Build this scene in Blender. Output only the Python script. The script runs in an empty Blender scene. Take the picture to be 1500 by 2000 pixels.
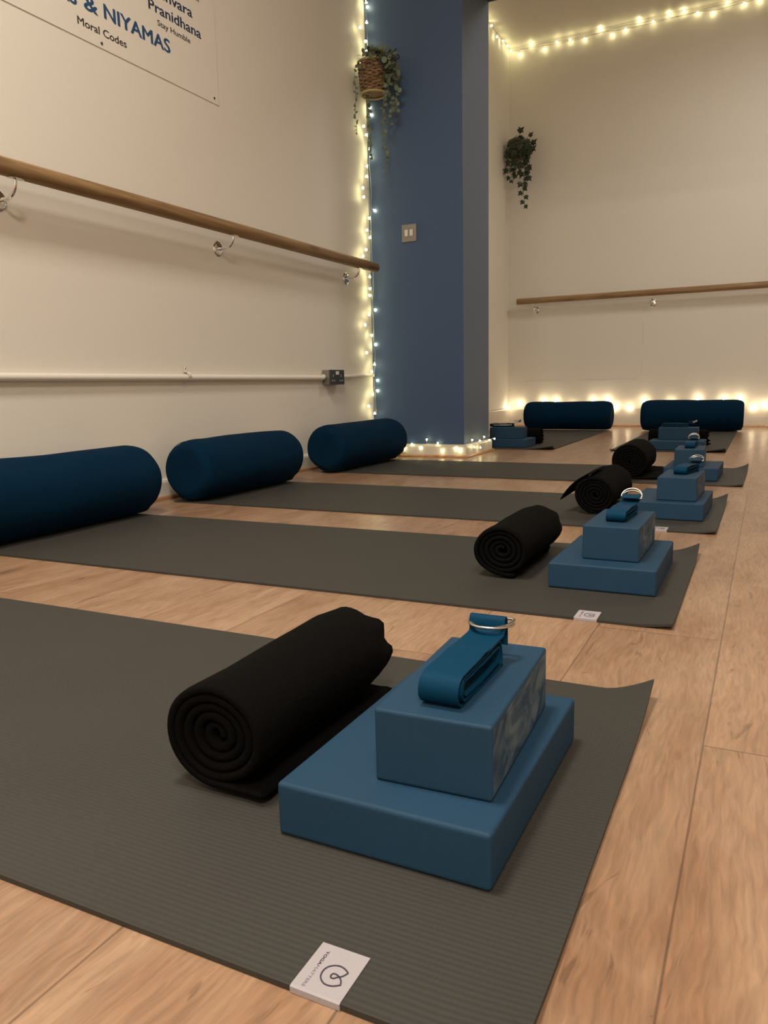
import bpy, bmesh, math, random
from mathutils import Vector, Matrix, noise
C = bpy.context.scene.collection
R = math.radians
PI = math.pi

# ---------------------------------------------------------------- camera
cam_d = bpy.data.cameras.new('camera'); cam = bpy.data.objects.new('camera', cam_d); C.objects.link(cam)
yaw, pitch, roll = -0.4609, 0.1649, -0.0230
f = Vector((math.sin(yaw)*math.cos(pitch), math.cos(yaw)*math.cos(pitch), -math.sin(pitch)))
r = Vector((math.cos(yaw), -math.sin(yaw), 0)); u = r.cross(f)
r2 = r*math.cos(roll)+u*math.sin(roll); u2 = -r*math.sin(roll)+u*math.cos(roll)
M = Matrix((r2, u2, -f)).transposed().to_4x4(); M.translation = Vector((0, 0, 0.41))
cam.matrix_world = M
cam_d.sensor_fit = 'HORIZONTAL'; cam_d.sensor_width = 36; cam_d.lens = 36*1502/1500
cam_d.clip_start = 0.02; cam_d.clip_end = 60
bpy.context.scene.camera = cam

# ---------------------------------------------------------------- world, lamps, exposure
sc = bpy.context.scene
sc.view_settings.view_transform = 'Standard'; sc.view_settings.look = 'None'
sc.view_settings.exposure = 0.0; sc.view_settings.gamma = 1.0; sc.view_settings.use_curve_mapping = False
w = bpy.data.worlds.new('world'); sc.world = w; w.use_nodes = True
w.node_tree.nodes['Background'].inputs[0].default_value = (1.0, 0.93, 0.85, 1)
w.node_tree.nodes['Background'].inputs[1].default_value = 0.02

def area(name, loc, size, power, col, size_y=None, rot=(0, 0, 0)):
    l = bpy.data.lights.new(name, 'AREA'); l.energy = power; l.color = col; l.size = size
    if size_y: l.shape = 'RECTANGLE'; l.size_y = size_y
    o = bpy.data.objects.new(name, l); C.objects.link(o); o.location = loc; o.rotation_euler = rot
    return o
area('ceiling_lamp', (-0.80, 0.55, 3.12), 0.5, 62, (1.0, 0.93, 0.82))
area('ceiling_lamp', (0.7, -1.25, 3.12), 0.7, 90, (1.0, 0.91, 0.80))
area('ceiling_lamp', (0.3, 5.2, 3.12), 0.6, 27, (1.0, 0.93, 0.84))

# ---------------------------------------------------------------- materials
def nodes(name):
    m = bpy.data.materials.new(name); m.use_nodes = True
    nt = m.node_tree; b = nt.nodes['Principled BSDF']
    return m, nt, b
def N(nt, t, **k):
    n = nt.nodes.new(t)
    for a, v in k.items(): setattr(n, a, v)
    return n
def basic(name, col, rough=0.5, metal=0.0, bump=0.0, bscale=200, var=0.0, vscale=8, sheen=0, spec=0.5):
    m, nt, b = nodes(name); L = nt.links.new
    b.inputs['Base Color'].default_value = (*col, 1); b.inputs['Roughness'].default_value = rough
    b.inputs['Metallic'].default_value = metal; b.inputs['Specular IOR Level'].default_value = spec
    if sheen:
        b.inputs['Sheen Weight'].default_value = sheen; b.inputs['Sheen Roughness'].default_value = .6
        b.inputs['Sheen Tint'].default_value = (*[min(1, c*3+.05) for c in col], 1)
    tc = N(nt, 'ShaderNodeTexCoord')
    if var:
        n = N(nt, 'ShaderNodeTexNoise'); n.inputs['Scale'].default_value = vscale; n.inputs['Detail'].default_value = 5
        mx = N(nt, 'ShaderNodeMix', data_type='RGBA')
        mx.inputs['A'].default_value = (*[c*(1-var) for c in col], 1); mx.inputs['B'].default_value = (*[min(1, c*(1+var)) for c in col], 1)
        L(tc.outputs['Object'], n.inputs['Vector']); L(n.outputs['Fac'], mx.inputs['Factor']); L(mx.outputs['Result'], b.inputs['Base Color'])
    if bump:
        n = N(nt, 'ShaderNodeTexNoise'); n.inputs['Scale'].default_value = bscale; n.inputs['Detail'].default_value = 4
        bp = N(nt, 'ShaderNodeBump'); bp.inputs['Strength'].default_value = bump; bp.inputs['Distance'].default_value = 0.002
        L(tc.outputs['Object'], n.inputs['Vector']); L(n.outputs['Fac'], bp.inputs['Height']); L(bp.outputs['Normal'], b.inputs['Normal'])
    return m
def emis(name, col, s):
    m, nt, b = nodes(name)
    b.inputs['Base Color'].default_value = (0.8, 0.8, 0.75, 1)
    b.inputs['Emission Color'].default_value = (*col, 1); b.inputs['Emission Strength'].default_value = s
    return m
def math_(nt, op, a=None, b=None, c=None):
    n = N(nt, 'ShaderNodeMath', operation=op)
    for i, v in enumerate((a, b, c)):
        if v is None: continue
        if isinstance(v, (int, float)): n.inputs[i].default_value = v
        else: nt.links.new(v, n.inputs[i])
    return n.outputs[0]

def floor_material():
    m, nt, b = nodes('oak_laminate'); L = nt.links.new
    tc = N(nt, 'ShaderNodeTexCoord'); sp = N(nt, 'ShaderNodeSeparateXYZ'); L(tc.outputs['Object'], sp.inputs[0])
    W_, LEN = 0.191, 1.29
    xs = math_(nt, 'DIVIDE', math_(nt, 'ADD', sp.outputs['X'], 0.044), W_)
    idx = math_(nt, 'FLOOR', xs)
    fx = math_(nt, 'FRACT', xs)
    ys = math_(nt, 'DIVIDE', math_(nt, 'SUBTRACT', sp.outputs['Y'], 0.883), LEN)
    ys = math_(nt, 'ADD', ys, math_(nt, 'ADD', math_(nt, 'MULTIPLY', idx, 0.43), math_(nt, 'MULTIPLY', math_(nt, 'MULTIPLY', idx, idx), 0.13)))
    idy = math_(nt, 'FLOOR', ys); fy = math_(nt, 'FRACT', ys)
    # distance to seams in metres
    dx = math_(nt, 'MULTIPLY', math_(nt, 'MINIMUM', fx, math_(nt, 'SUBTRACT', 1.0, fx)), W_)
    dy = math_(nt, 'MULTIPLY', math_(nt, 'MINIMUM', fy, math_(nt, 'SUBTRACT', 1.0, fy)), LEN)
    d = math_(nt, 'MINIMUM', dx, dy)
    seam = N(nt, 'ShaderNodeMapRange'); L(d, seam.inputs['Value'])
    seam.inputs['From Min'].default_value = 0.0004; seam.inputs['From Max'].default_value = 0.0016
    seam.inputs['To Min'].default_value = 0; seam.inputs['To Max'].default_value = 1
    # per plank random
    cb = N(nt, 'ShaderNodeCombineXYZ'); L(idx, cb.inputs[0]); L(idy, cb.inputs[1])
    wn = N(nt, 'ShaderNodeTexWhiteNoise', noise_dimensions='3D'); L(cb.outputs[0], wn.inputs['Vector'])
    rv = wn.outputs['Value']
    # grain space : shift per plank
    g = N(nt, 'ShaderNodeVectorMath', operation='MULTIPLY_ADD')
    L(wn.outputs['Color'], g.inputs[0]); g.inputs[1].default_value = (7, 13, 5); L(tc.outputs['Object'], g.inputs[2])
    warp = N(nt, 'ShaderNodeTexNoise'); warp.inputs['Scale'].default_value = 5.0; warp.inputs['Detail'].default_value = 4; L(g.outputs[0], warp.inputs['Vector'])
    wsub = N(nt, 'ShaderNodeVectorMath', operation='MULTIPLY_ADD'); L(warp.outputs['Color'], wsub.inputs[0]); wsub.inputs[1].default_value = (0.045, 0.10, 0); L(g.outputs[0], wsub.inputs[2])
    s1 = N(nt, 'ShaderNodeVectorMath', operation='MULTIPLY'); L(wsub.outputs[0], s1.inputs[0]); s1.inputs[1].default_value = (11, 2.4, 1)
    big = N(nt, 'ShaderNodeTexNoise'); big.inputs['Scale'].default_value = 1.0; big.inputs['Detail'].default_value = 4; big.inputs['Distortion'].default_value = 1.4; L(s1.outputs[0], big.inputs['Vector'])
    s2 = N(nt, 'ShaderNodeVectorMath', operation='MULTIPLY'); L(wsub.outputs[0], s2.inputs[0]); s2.inputs[1].default_value = (210, 22, 1)
    fine = N(nt, 'ShaderNodeTexNoise'); fine.inputs['Scale'].default_value = 1.0; fine.inputs['Detail'].default_value = 6; fine.inputs['Distortion'].default_value = 0.5; L(s2.outputs[0], fine.inputs['Vector'])
    s3 = N(nt, 'ShaderNodeVectorMath', operation='MULTIPLY'); L(wsub.outputs[0], s3.inputs[0]); s3.inputs[1].default_value = (5.0, 1.9, 1)
    vor = N(nt, 'ShaderNodeTexVoronoi', feature='F1'); vor.inputs['Scale'].default_value = 1.0; vor.inputs['Randomness'].default_value = 1.0; L(s3.outputs[0], vor.inputs['Vector'])
    kn = N(nt, 'ShaderNodeMapRange'); L(vor.outputs['Distance'], kn.inputs['Value']); kn.inputs['From Min'].default_value = 0.03; kn.inputs['From Max'].default_value = 0.20
    kn.inputs['To Min'].default_value = 1; kn.inputs['To Max'].default_value = 0; kn.interpolation_type = 'SMOOTHSTEP'
    # only some cells carry a knot
    gate = N(nt, 'ShaderNodeSeparateColor'); L(vor.outputs['Color'], gate.inputs[0])
    gt = math_(nt, 'GREATER_THAN', gate.outputs[0], 0.72)
    knot = math_(nt, 'MULTIPLY', kn.outputs[0], gt)
    # cracks: thin dark wandering lines
    s4 = N(nt, 'ShaderNodeVectorMath', operation='MULTIPLY'); L(wsub.outputs[0], s4.inputs[0]); s4.inputs[1].default_value = (34, 7, 1)
    cr = N(nt, 'ShaderNodeTexNoise'); cr.inputs['Scale'].default_value = 1; cr.inputs['Detail'].default_value = 3; cr.inputs['Distortion'].default_value = 2.0; L(s4.outputs[0], cr.inputs['Vector'])
    crk = N(nt, 'ShaderNodeMapRange'); L(cr.outputs['Fac'], crk.inputs['Value']); crk.inputs['From Min'].default_value = 0.30; crk.inputs['From Max'].default_value = 0.345
    crk.inputs['To Min'].default_value = 1; crk.inputs['To Max'].default_value = 0
    ramp = N(nt, 'ShaderNodeValToRGB'); L(big.outputs['Fac'], ramp.inputs['Fac'])
    e = ramp.color_ramp.elements; e[0].position = 0.30; e[0].color = (0.305, 0.170, 0.097, 1); e[1].position = 0.72; e[1].color = (0.425, 0.274, 0.172, 1)
    fr = N(nt, 'ShaderNodeMapRange'); L(fine.outputs['Fac'], fr.inputs['Value']); fr.inputs['From Min'].default_value = 0.3; fr.inputs['From Max'].default_value = 0.7
    fr.inputs['To Min'].default_value = 0.80; fr.inputs['To Max'].default_value = 1.18
    pl = N(nt, 'ShaderNodeMapRange'); L(rv, pl.inputs['Value']); pl.inputs['To Min'].default_value = 0.90; pl.inputs['To Max'].default_value = 1.08
    k1 = math_(nt, 'MULTIPLY', fr.outputs[0], pl.outputs[0])
    k1 = math_(nt, 'MULTIPLY', k1, math_(nt, 'SUBTRACT', 1.0, math_(nt, 'MULTIPLY', knot, 0.45)))
    k1 = math_(nt, 'MULTIPLY', k1, math_(nt, 'SUBTRACT', 1.0, math_(nt, 'MULTIPLY', crk.outputs[0], 0.30)))
    k1 = math_(nt, 'MULTIPLY', k1, math_(nt, 'ADD', 0.52, math_(nt, 'MULTIPLY', seam.outputs[0], 0.48)))
    vm = N(nt, 'ShaderNodeVectorMath', operation='SCALE'); L(ramp.outputs['Color'], vm.inputs[0]); L(k1, vm.inputs['Scale'])
    L(vm.outputs[0], b.inputs['Base Color'])
    rr = N(nt, 'ShaderNodeMapRange'); L(fine.outputs['Fac'], rr.inputs['Value']); rr.inputs['To Min'].default_value = 0.36; rr.inputs['To Max'].default_value = 0.24
    L(rr.outputs[0], b.inputs['Roughness']); b.inputs['Specular IOR Level'].default_value = 0.5
    h = math_(nt, 'ADD', math_(nt, 'MULTIPLY', seam.outputs[0], 0.2), math_(nt, 'MULTIPLY', fine.outputs['Fac'], 0.5))
    h = math_(nt, 'SUBTRACT', h, math_(nt, 'MULTIPLY', crk.outputs[0], 0.4))
    bp = N(nt, 'ShaderNodeBump'); bp.inputs['Strength'].default_value = 0.35; bp.inputs['Distance'].default_value = 0.0012; L(h, bp.inputs['Height']); L(bp.outputs['Normal'], b.inputs['Normal'])
    return m

def wood_material(name, c1, c2, axis='Y', rough=0.45):
    m, nt, b = nodes(name); L = nt.links.new
    tc = N(nt, 'ShaderNodeTexCoord')
    sc_ = {'Y': (26, 1.6, 26), 'X': (1.6, 26, 26)}[axis]
    s = N(nt, 'ShaderNodeVectorMath', operation='MULTIPLY'); L(tc.outputs['Object'], s.inputs[0]); s.inputs[1].default_value = sc_
    n = N(nt, 'ShaderNodeTexNoise'); n.inputs['Scale'].default_value = 1; n.inputs['Detail'].default_value = 6; n.inputs['Distortion'].default_value = 1.6; L(s.outputs[0], n.inputs['Vector'])
    rp = N(nt, 'ShaderNodeValToRGB'); L(n.outputs['Fac'], rp.inputs['Fac']); e = rp.color_ramp.elements
    e[0].position = 0.32; e[0].color = (*c1, 1); e[1].position = 0.68; e[1].color = (*c2, 1)
    v = N(nt, 'ShaderNodeTexVoronoi'); v.inputs['Scale'].default_value = 1
    s2 = N(nt, 'ShaderNodeVectorMath', operation='MULTIPLY'); L(tc.outputs['Object'], s2.inputs[0]); s2.inputs[1].default_value = {'Y': (14, 3.2, 14), 'X': (3.2, 14, 14)}[axis]
    L(s2.outputs[0], v.inputs['Vector'])
    mr = N(nt, 'ShaderNodeMapRange'); L(v.outputs['Distance'], mr.inputs['Value']); mr.inputs['From Min'].default_value = 0.05; mr.inputs['From Max'].default_value = 0.22; mr.inputs['To Min'].default_value = 0.55; mr.inputs['To Max'].default_value = 1
    vm = N(nt, 'ShaderNodeVectorMath', operation='SCALE'); L(rp.outputs['Color'], vm.inputs[0]); L(mr.outputs[0], vm.inputs['Scale'])
    L(vm.outputs[0], b.inputs['Base Color']); b.inputs['Roughness'].default_value = rough
    return m

def mat_material():
    m, nt, b = nodes('mat_rubber'); L = nt.links.new
    tc = N(nt, 'ShaderNodeTexCoord'); sp = N(nt, 'ShaderNodeSeparateXYZ'); L(tc.outputs['Object'], sp.inputs[0])
    a = math_(nt, 'SINE', math_(nt, 'MULTIPLY', sp.outputs['Y'], 2*PI/0.0056))
    c = math_(nt, 'SINE', math_(nt, 'MULTIPLY', sp.outputs['X'], 2*PI/0.0044))
    h = math_(nt, 'ADD', math_(nt, 'MULTIPLY', a, 0.6), math_(nt, 'MULTIPLY', c, 0.35))
    n = N(nt, 'ShaderNodeTexNoise'); n.inputs['Scale'].default_value = 900; L(tc.outputs['Object'], n.inputs['Vector'])
    h = math_(nt, 'ADD', h, math_(nt, 'MULTIPLY', n.outputs['Fac'], 1.0))
    bp = N(nt, 'ShaderNodeBump'); bp.inputs['Strength'].default_value = 0.34; bp.inputs['Distance'].default_value = 0.0004
    L(h, bp.inputs['Height']); L(bp.outputs['Normal'], b.inputs['Normal'])
    n2 = N(nt, 'ShaderNodeTexNoise'); n2.inputs['Scale'].default_value = 5; L(tc.outputs['Object'], n2.inputs['Vector'])
    mx = N(nt, 'ShaderNodeMix', data_type='RGBA'); L(n2.outputs['Fac'], mx.inputs['Factor'])
    mx.inputs['A'].default_value = (0.036, 0.034, 0.029, 1); mx.inputs['B'].default_value = (0.044, 0.0415, 0.036, 1)
    L(mx.outputs['Result'], b.inputs['Base Color']); b.inputs['Roughness'].default_value = 0.62; b.inputs['Specular IOR Level'].default_value = 0.4
    return m

def wall_material(name, col, bump=0.25):
    m, nt, b = nodes(name); L = nt.links.new
    tc = N(nt, 'ShaderNodeTexCoord')
    n = N(nt, 'ShaderNodeTexNoise'); n.inputs['Scale'].default_value = 220; n.inputs['Detail'].default_value = 3; L(tc.outputs['Object'], n.inputs['Vector'])
    n2 = N(nt, 'ShaderNodeTexNoise'); n2.inputs['Scale'].default_value = 2.2; n2.inputs['Detail'].default_value = 4; L(tc.outputs['Object'], n2.inputs['Vector'])
    h = math_(nt, 'ADD', math_(nt, 'MULTIPLY', n.outputs['Fac'], 0.3), math_(nt, 'MULTIPLY', n2.outputs['Fac'], 3.0))
    bp = N(nt, 'ShaderNodeBump'); bp.inputs['Strength'].default_value = bump; bp.inputs['Distance'].default_value = 0.003
    L(h, bp.inputs['Height']); L(bp.outputs['Normal'], b.inputs['Normal'])
    b.inputs['Base Color'].default_value = (*col, 1); b.inputs['Roughness'].default_value = 0.55
    b.inputs['Specular IOR Level'].default_value = 0.3
    return m

def block_material(name, col):
    m, nt, b = nodes(name); L = nt.links.new
    tc = N(nt, 'ShaderNodeTexCoord')
    n = N(nt, 'ShaderNodeTexNoise'); n.inputs['Scale'].default_value = 700; n.inputs['Detail'].default_value = 2; L(tc.outputs['Object'], n.inputs['Vector'])
    n2 = N(nt, 'ShaderNodeTexNoise'); n2.inputs['Scale'].default_value = 14; n2.inputs['Detail'].default_value = 5; L(tc.outputs['Object'], n2.inputs['Vector'])
    bp = N(nt, 'ShaderNodeBump'); bp.inputs['Strength'].default_value = 0.3; bp.inputs['Distance'].default_value = 0.0006
    L(n.outputs['Fac'], bp.inputs['Height']); L(bp.outputs['Normal'], b.inputs['Normal'])
    mr = N(nt, 'ShaderNodeMapRange'); L(n2.outputs['Fac'], mr.inputs['Value']); mr.inputs['To Min'].default_value = 0.9; mr.inputs['To Max'].default_value = 1.12
    vm = N(nt, 'ShaderNodeVectorMath', operation='SCALE'); vm.inputs[0].default_value = col; L(mr.outputs[0], vm.inputs['Scale'])
    L(vm.outputs[0], b.inputs['Base Color']); b.inputs['Roughness'].default_value = 0.65; b.inputs['Specular IOR Level'].default_value = 0.3
    return m
def scuff_material(col):
    m = block_material('scuffed_foam', col); nt = m.node_tree; b = nt.nodes['Principled BSDF']; L = nt.links.new
    src = b.inputs['Base Color'].links[0].from_socket
    tc = N(nt, 'ShaderNodeTexCoord'); s = N(nt, 'ShaderNodeVectorMath', operation='MULTIPLY'); L(tc.outputs['Object'], s.inputs[0]); s.inputs[1].default_value = (1, 16, 30)
    n = N(nt, 'ShaderNodeTexNoise'); n.inputs['Scale'].default_value = 1; n.inputs['Detail'].default_value = 8; n.inputs['Distortion'].default_value = 1.5; L(s.outputs[0], n.inputs['Vector'])
    mr = N(nt, 'ShaderNodeMapRange'); L(n.outputs['Fac'], mr.inputs['Value']); mr.inputs['From Min'].default_value = 0.42; mr.inputs['From Max'].default_value = 0.66; mr.inputs['To Max'].default_value = 0.6
    mx = N(nt, 'ShaderNodeMix', data_type='RGBA'); L(mr.outputs[0], mx.inputs['Factor']); L(src, mx.inputs['A']); mx.inputs['B'].default_value = (0.16, 0.22, 0.26, 1)
    L(mx.outputs['Result'], b.inputs['Base Color'])
    return m

def weave_material(name, col):
    m, nt, b = nodes(name); L = nt.links.new
    tc = N(nt, 'ShaderNodeTexCoord'); sp = N(nt, 'ShaderNodeSeparateXYZ'); L(tc.outputs['UV'], sp.inputs[0])
    a = math_(nt, 'SINE', math_(nt, 'MULTIPLY', sp.outputs['X'], 2*PI/0.0016))
    c = math_(nt, 'SINE', math_(nt, 'MULTIPLY', sp.outputs['Y'], 2*PI/0.0022))
    h = math_(nt, 'MULTIPLY', a, c); h = math_(nt, 'ADD', h, math_(nt, 'MULTIPLY', a, 0.6))
    bp = N(nt, 'ShaderNodeBump'); bp.inputs['Strength'].default_value = 0.35; bp.inputs['Distance'].default_value = 0.0003
    L(h, bp.inputs['Height']); L(bp.outputs['Normal'], b.inputs['Normal'])
    b.inputs['Base Color'].default_value = (*col, 1); b.inputs['Roughness'].default_value = 0.55
    b.inputs['Specular IOR Level'].default_value = 0.1
    return m

def wicker_material():
    m, nt, b = nodes('wicker'); L = nt.links.new
    tc = N(nt, 'ShaderNodeTexCoord'); n = N(nt, 'ShaderNodeTexNoise'); n.inputs['Scale'].default_value = 60; L(tc.outputs['Object'], n.inputs['Vector'])
    rp = N(nt, 'ShaderNodeValToRGB'); L(n.outputs['Fac'], rp.inputs['Fac']); e = rp.color_ramp.elements
    e[0].position = .35; e[0].color = (.10, .055, .026, 1); e[1].position = .65; e[1].color = (.32, .19, .095, 1)
    L(rp.outputs['Color'], b.inputs['Base Color']); b.inputs['Roughness'].default_value = .7
    return m

MT = dict(
    floor=floor_material(), cream=wall_material('cream_paint', (0.83, 0.785, 0.70)), ceil=wall_material('ceiling_paint', (0.83, 0.78, 0.68)),
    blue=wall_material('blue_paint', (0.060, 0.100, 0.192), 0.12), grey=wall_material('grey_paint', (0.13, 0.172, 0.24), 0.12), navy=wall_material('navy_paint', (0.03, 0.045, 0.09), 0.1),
    white=basic('white_gloss_paint', (0.74, 0.69, 0.60), 0.35), board=wall_material('board_white', (0.83, 0.785, 0.70), 0.1),
    bead=wood_material('wood_beading', (.32, .16, .08), (.50, .28, .15), 'Y', .35),
    rail=wood_material('rail_wood', (.19, .105, .042), (.36, .225, .105), 'Y', .55), railx=wood_material('rail_wood_back', (.22, .125, .052), (.40, .25, .12), 'X', .55),
    chrome=basic('chrome', (.85, .85, .85), .08, 1.0), steel=basic('brushed_steel', (.62, .60, .56), .3, 1.0),
    mat=mat_material(), tag=basic('woven_tag', (.40, .37, .395), .8, bump=.2, bscale=900), ink=basic('tag_ink', (.05, .04, .06), .8), ink2=basic('tag_ink_grey', (.22, .19, .22), .8),
    block=block_material('blue_foam', (0.012, 0.049, 0.098)), scuff=scuff_material((0.012, 0.049, 0.098)),
    bolster=basic('bolster_cotton', (0.0012, 0.018, 0.045), .9, bump=.35, bscale=420, var=.12, vscale=12, spec=.08),
    black=basic('black_fleece', (0.0035, 0.0032, 0.003), .95, bump=.6, bscale=350, sheen=.03, spec=.06),
    strap=weave_material('teal_webbing', (0.001, 0.041, 0.092)),
    sockbody=basic('socket_grey_steel', (.30, .30, .28), .35, .8), sockface=basic('socket_face_steel', (.13, .125, .115), .38, .7),
    switch=basic('switch_plate_steel', (.30, .28, .25), .4, .5), rocker=basic('white_rocker', (.72, .68, .62), .4), slot=basic('slot_pale', (.42, .41, .38), .5),
    conduit=basic('painted_conduit', (0.80, 0.755, 0.67), .7, spec=.25), blue_ink=basic('blue_lettering', (.03, .085, .20), .5), dark_ink=basic('dark_lettering', (.05, .038, .042), .5), navy_ink=basic('navy_lettering', (.03, .045, .10), .5),
    wire=basic('clear_wire', (.55, .55, .42), .25), wire2=basic('dark_wire', (.10, .11, .10), .4),
    glow3=emis('ceiling_bulb_glow', (1.0, .90, .50), 32), glow=emis('warm_bulb_glow', (1.0, .90, .48), 25), glow2=emis('warm_white_bulb_glow', (1.0, .80, .50), 62),
    wicker=wicker_material(), leaf=basic('eucalyptus_leaf', (.13, .165, .105), .6, var=.35, vscale=25), ivy=basic('ivy_leaf', (.018, .033, .012), .42, var=.4, vscale=30),
    stem=basic('green_stem', (.10, .12, .05), .6), pot=basic('brown_pot', (.10, .055, .03), .6), crack=basic('filler_ridge', (0.74, 0.68, 0.59), .5),
    screw=basic('dark_screw', (.06, .05, .045), .4, .6),
)

# ---------------------------------------------------------------- mesh helpers
class MB:
    def __init__(s): s.v = []; s.f = []; s.mi = []; s.uv = {}
    def add(s, vs, fs, mi=0):
        o = len(s.v); s.v += [tuple(v) for v in vs]
        for fc in fs: s.f.append(tuple(i+o for i in fc)); s.mi.append(mi)
    def box(s, a, b, mi=0):
        x0, y0, z0 = a; x1, y1, z1 = b
        s.add([(x0, y0, z0), (x1, y0, z0), (x1, y1, z0), (x0, y1, z0), (x0, y0, z1), (x1, y0, z1), (x1, y1, z1), (x0, y1, z1)],
              [(0, 3, 2, 1), (4, 5, 6, 7), (0, 1, 5, 4), (1, 2, 6, 5), (2, 3, 7, 6), (3, 0, 4, 7)], mi)
    def grid(s, rows, closed_u=False, closed_v=False, mi=0):
        n = len(rows); m = len(rows[0]); vs = [p for r_ in rows for p in r_]; fs = []
        for i in range(n if closed_u else n-1):
            for j in range(m if closed_v else m-1):
                a = i*m+j; b = i*m+(j+1) % m; c = ((i+1) % n)*m+(j+1) % m; d = ((i+1) % n)*m+j
                fs.append((a, d, c, b))
        s.add(vs, fs, mi)
    def tube(s, pts, rad, seg=8, caps=True, mi=0):
        pts = [Vector(p) for p in pts]; rows = []
        up = Vector((0, 0, 1)); t0 = (pts[1]-pts[0]).normalized()
        if abs(t0.dot(up)) > .9: up = Vector((1, 0, 0))
        nrm = (up - t0*up.dot(t0)).normalized()
        for i, p in enumerate(pts):
            t = (pts[min(i+1, len(pts)-1)]-pts[max(i-1, 0)]).normalized()
            nrm = (nrm - t*nrm.dot(t)).normalized(); bn = t.cross(nrm)
            rr = rad[i] if isinstance(rad, (list, tuple)) else rad
            rows.append([tuple(p+nrm*math.cos(2*PI*k/seg)*rr+bn*math.sin(2*PI*k/seg)*rr) for k in range(seg)])
        o = len(s.v); s.grid(rows, closed_v=True, mi=mi)
        if caps:
            s.f.append(tuple(range(o, o+seg))); s.mi.append(mi)
            l = o+(len(rows)-1)*seg; s.f.append(tuple(reversed(range(l, l+seg)))); s.mi.append(mi)
    def lathe(s, prof, origin, axis, seg=24, mi=0):
        # prof: (radius, height along axis)
        ax = Vector(axis).normalized(); a = Vector((0, 0, 1)) if abs(ax.z) < .9 else Vector((1, 0, 0))
        n1 = (a-ax*a.dot(ax)).normalized(); n2 = ax.cross(n1); o = Vector(origin)
        s.grid([[tuple(o+ax*h+n1*math.cos(2*PI*k/seg)*max(q, 1e-5)+n2*math.sin(2*PI*k/seg)*max(q, 1e-5)) for k in range(seg)] for q, h in prof], closed_v=True, mi=mi)
    def build(s, name, mats, parent=None, smooth=False, bevel=0, segs=3, angle=35):
        me = bpy.data.meshes.new(name); me.from_pydata(s.v, [], s.f)
        for i, p in enumerate(me.polygons): p.material_index = s.mi[i]
        bm = bmesh.new(); bm.from_mesh(me)
        bmesh.ops.recalc_face_normals(bm, faces=bm.faces)
        if bevel:
            bmesh.ops.bevel(bm, geom=list(bm.edges), offset=bevel, segments=segs, profile=.6, affect='EDGES', clamp_overlap=True)
        bm.to_mesh(me); bm.free()
        if not isinstance(mats, (list, tuple)): mats = [mats]
        for m in mats: me.materials.append(m)
        if smooth or bevel:
            me.shade_smooth()
            if angle < 180: me.set_sharp_from_angle(angle=R(angle))
        o = bpy.data.objects.new(name, me); C.objects.link(o)
        if parent: o.parent = parent
        return o

def tag(o, label=None, cat=None, group=None, kind=None):
    if label: o['label'] = label
    if cat: o['category'] = cat
    if group: o['group'] = group
    if kind: o['kind'] = kind
    return o
def thing(name, label, cat, loc=(0, 0, 0), rz=0, group=None):
    o = bpy.data.objects.new(name, None); C.objects.link(o); o.location = loc; o.rotation_euler = (0, 0, rz)
    o.empty_display_size = .05
    return tag(o, label, cat, group)
def struct(name, mb, m, parent=None, **k):
    o = mb.build(name, m, parent, **k)
    if not parent: o['kind'] = 'structure'
    return o
def dup(root, loc, rz, label, group=None, skip=()):
    kids = {}
    for o in C.objects:
        if o.parent: kids.setdefault(o.parent.name, []).append(o)
    def rec(o, parent):
        c = o.copy(); C.objects.link(c); c.parent = parent
        for ch in kids.get(o.name, []):
            if ch.name.split('.')[0] in skip: continue
            rec(ch, c)
        return c
    n = rec(root, None); n.location = loc; n.rotation_euler = (0, 0, rz); n['label'] = label
    if group: n['group'] = group
    return n

# ---------------------------------------------------------------- the room
WL, PY, PX, PB = -2.03, 3.985, -1.478, 4.405      # left wall, pillar front, pillar side, pillar back
BL, BY, WR, RY, CZ = -2.14, 6.93, 3.2, -3.0, 3.225
LZ = 2.455                                          # underside of the lintel
b = MB(); b.box((-2.4, -3.2, -.12), (3.5, 7.2, 0)); struct('floor', b, MT['floor'])
b = MB(); b.box((-2.4, -3.2, CZ), (3.5, 7.2, CZ+.12)); struct('ceiling', b, MT['ceil'])
b = MB(); b.box((WL-.2, -3.2, 0), (WL, PY, CZ)); struct('wall_left', b, MT['cream'])
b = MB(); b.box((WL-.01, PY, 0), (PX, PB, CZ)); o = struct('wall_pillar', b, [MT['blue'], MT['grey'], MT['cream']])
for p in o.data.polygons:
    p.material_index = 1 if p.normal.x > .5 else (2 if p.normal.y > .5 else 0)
b = MB(); b.box((PX, PY, LZ), (WR, PB, CZ)); o = struct('wall_lintel', b, [MT['navy'], MT['cream']])
for p in o.data.polygons: p.material_index = 1 if p.normal.y > .5 else 0
b = MB(); b.box((BL-.2, PB-.12, 0), (BL, BY, CZ)); struct('wall_back_left', b, MT['cream'])
b = MB(); b.box((BL-.2, BY, 0), (WR+.2, BY+.2, CZ)); wb = struct('wall_back', b, MT['cream'])
b = MB(); b.box((WR, RY, 0), (WR+.2, BY, CZ)); struct('wall_right', b, MT['cream'])
b = MB(); b.box((WL-.2, RY-.2, 0), (WR+.2, RY, CZ)); struct('wall_rear', b, MT['cream'])
# plaster joint ridges on the back wall
b = MB()
random.seed(4)
pts = [(-1.98+i*.052, BY-.0002, .405+.002*math.sin(i*1.3)+random.uniform(-.0015, .0015)) for i in range(20)]
b.tube(pts[:8], .0022, 5); b.tube(pts[9:], .0018, 5)
b.tube([(-.97+.003*math.sin(i), BY-.0002, .45+i*.05) for i in range(3)], .0022, 5); b.tube([(-.965+.002*math.sin(i), BY-.0002, .68+i*.05) for i in range(5)], .0022, 5)
b.build('plaster_joint', MT['crack'], wb, smooth=True)

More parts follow.
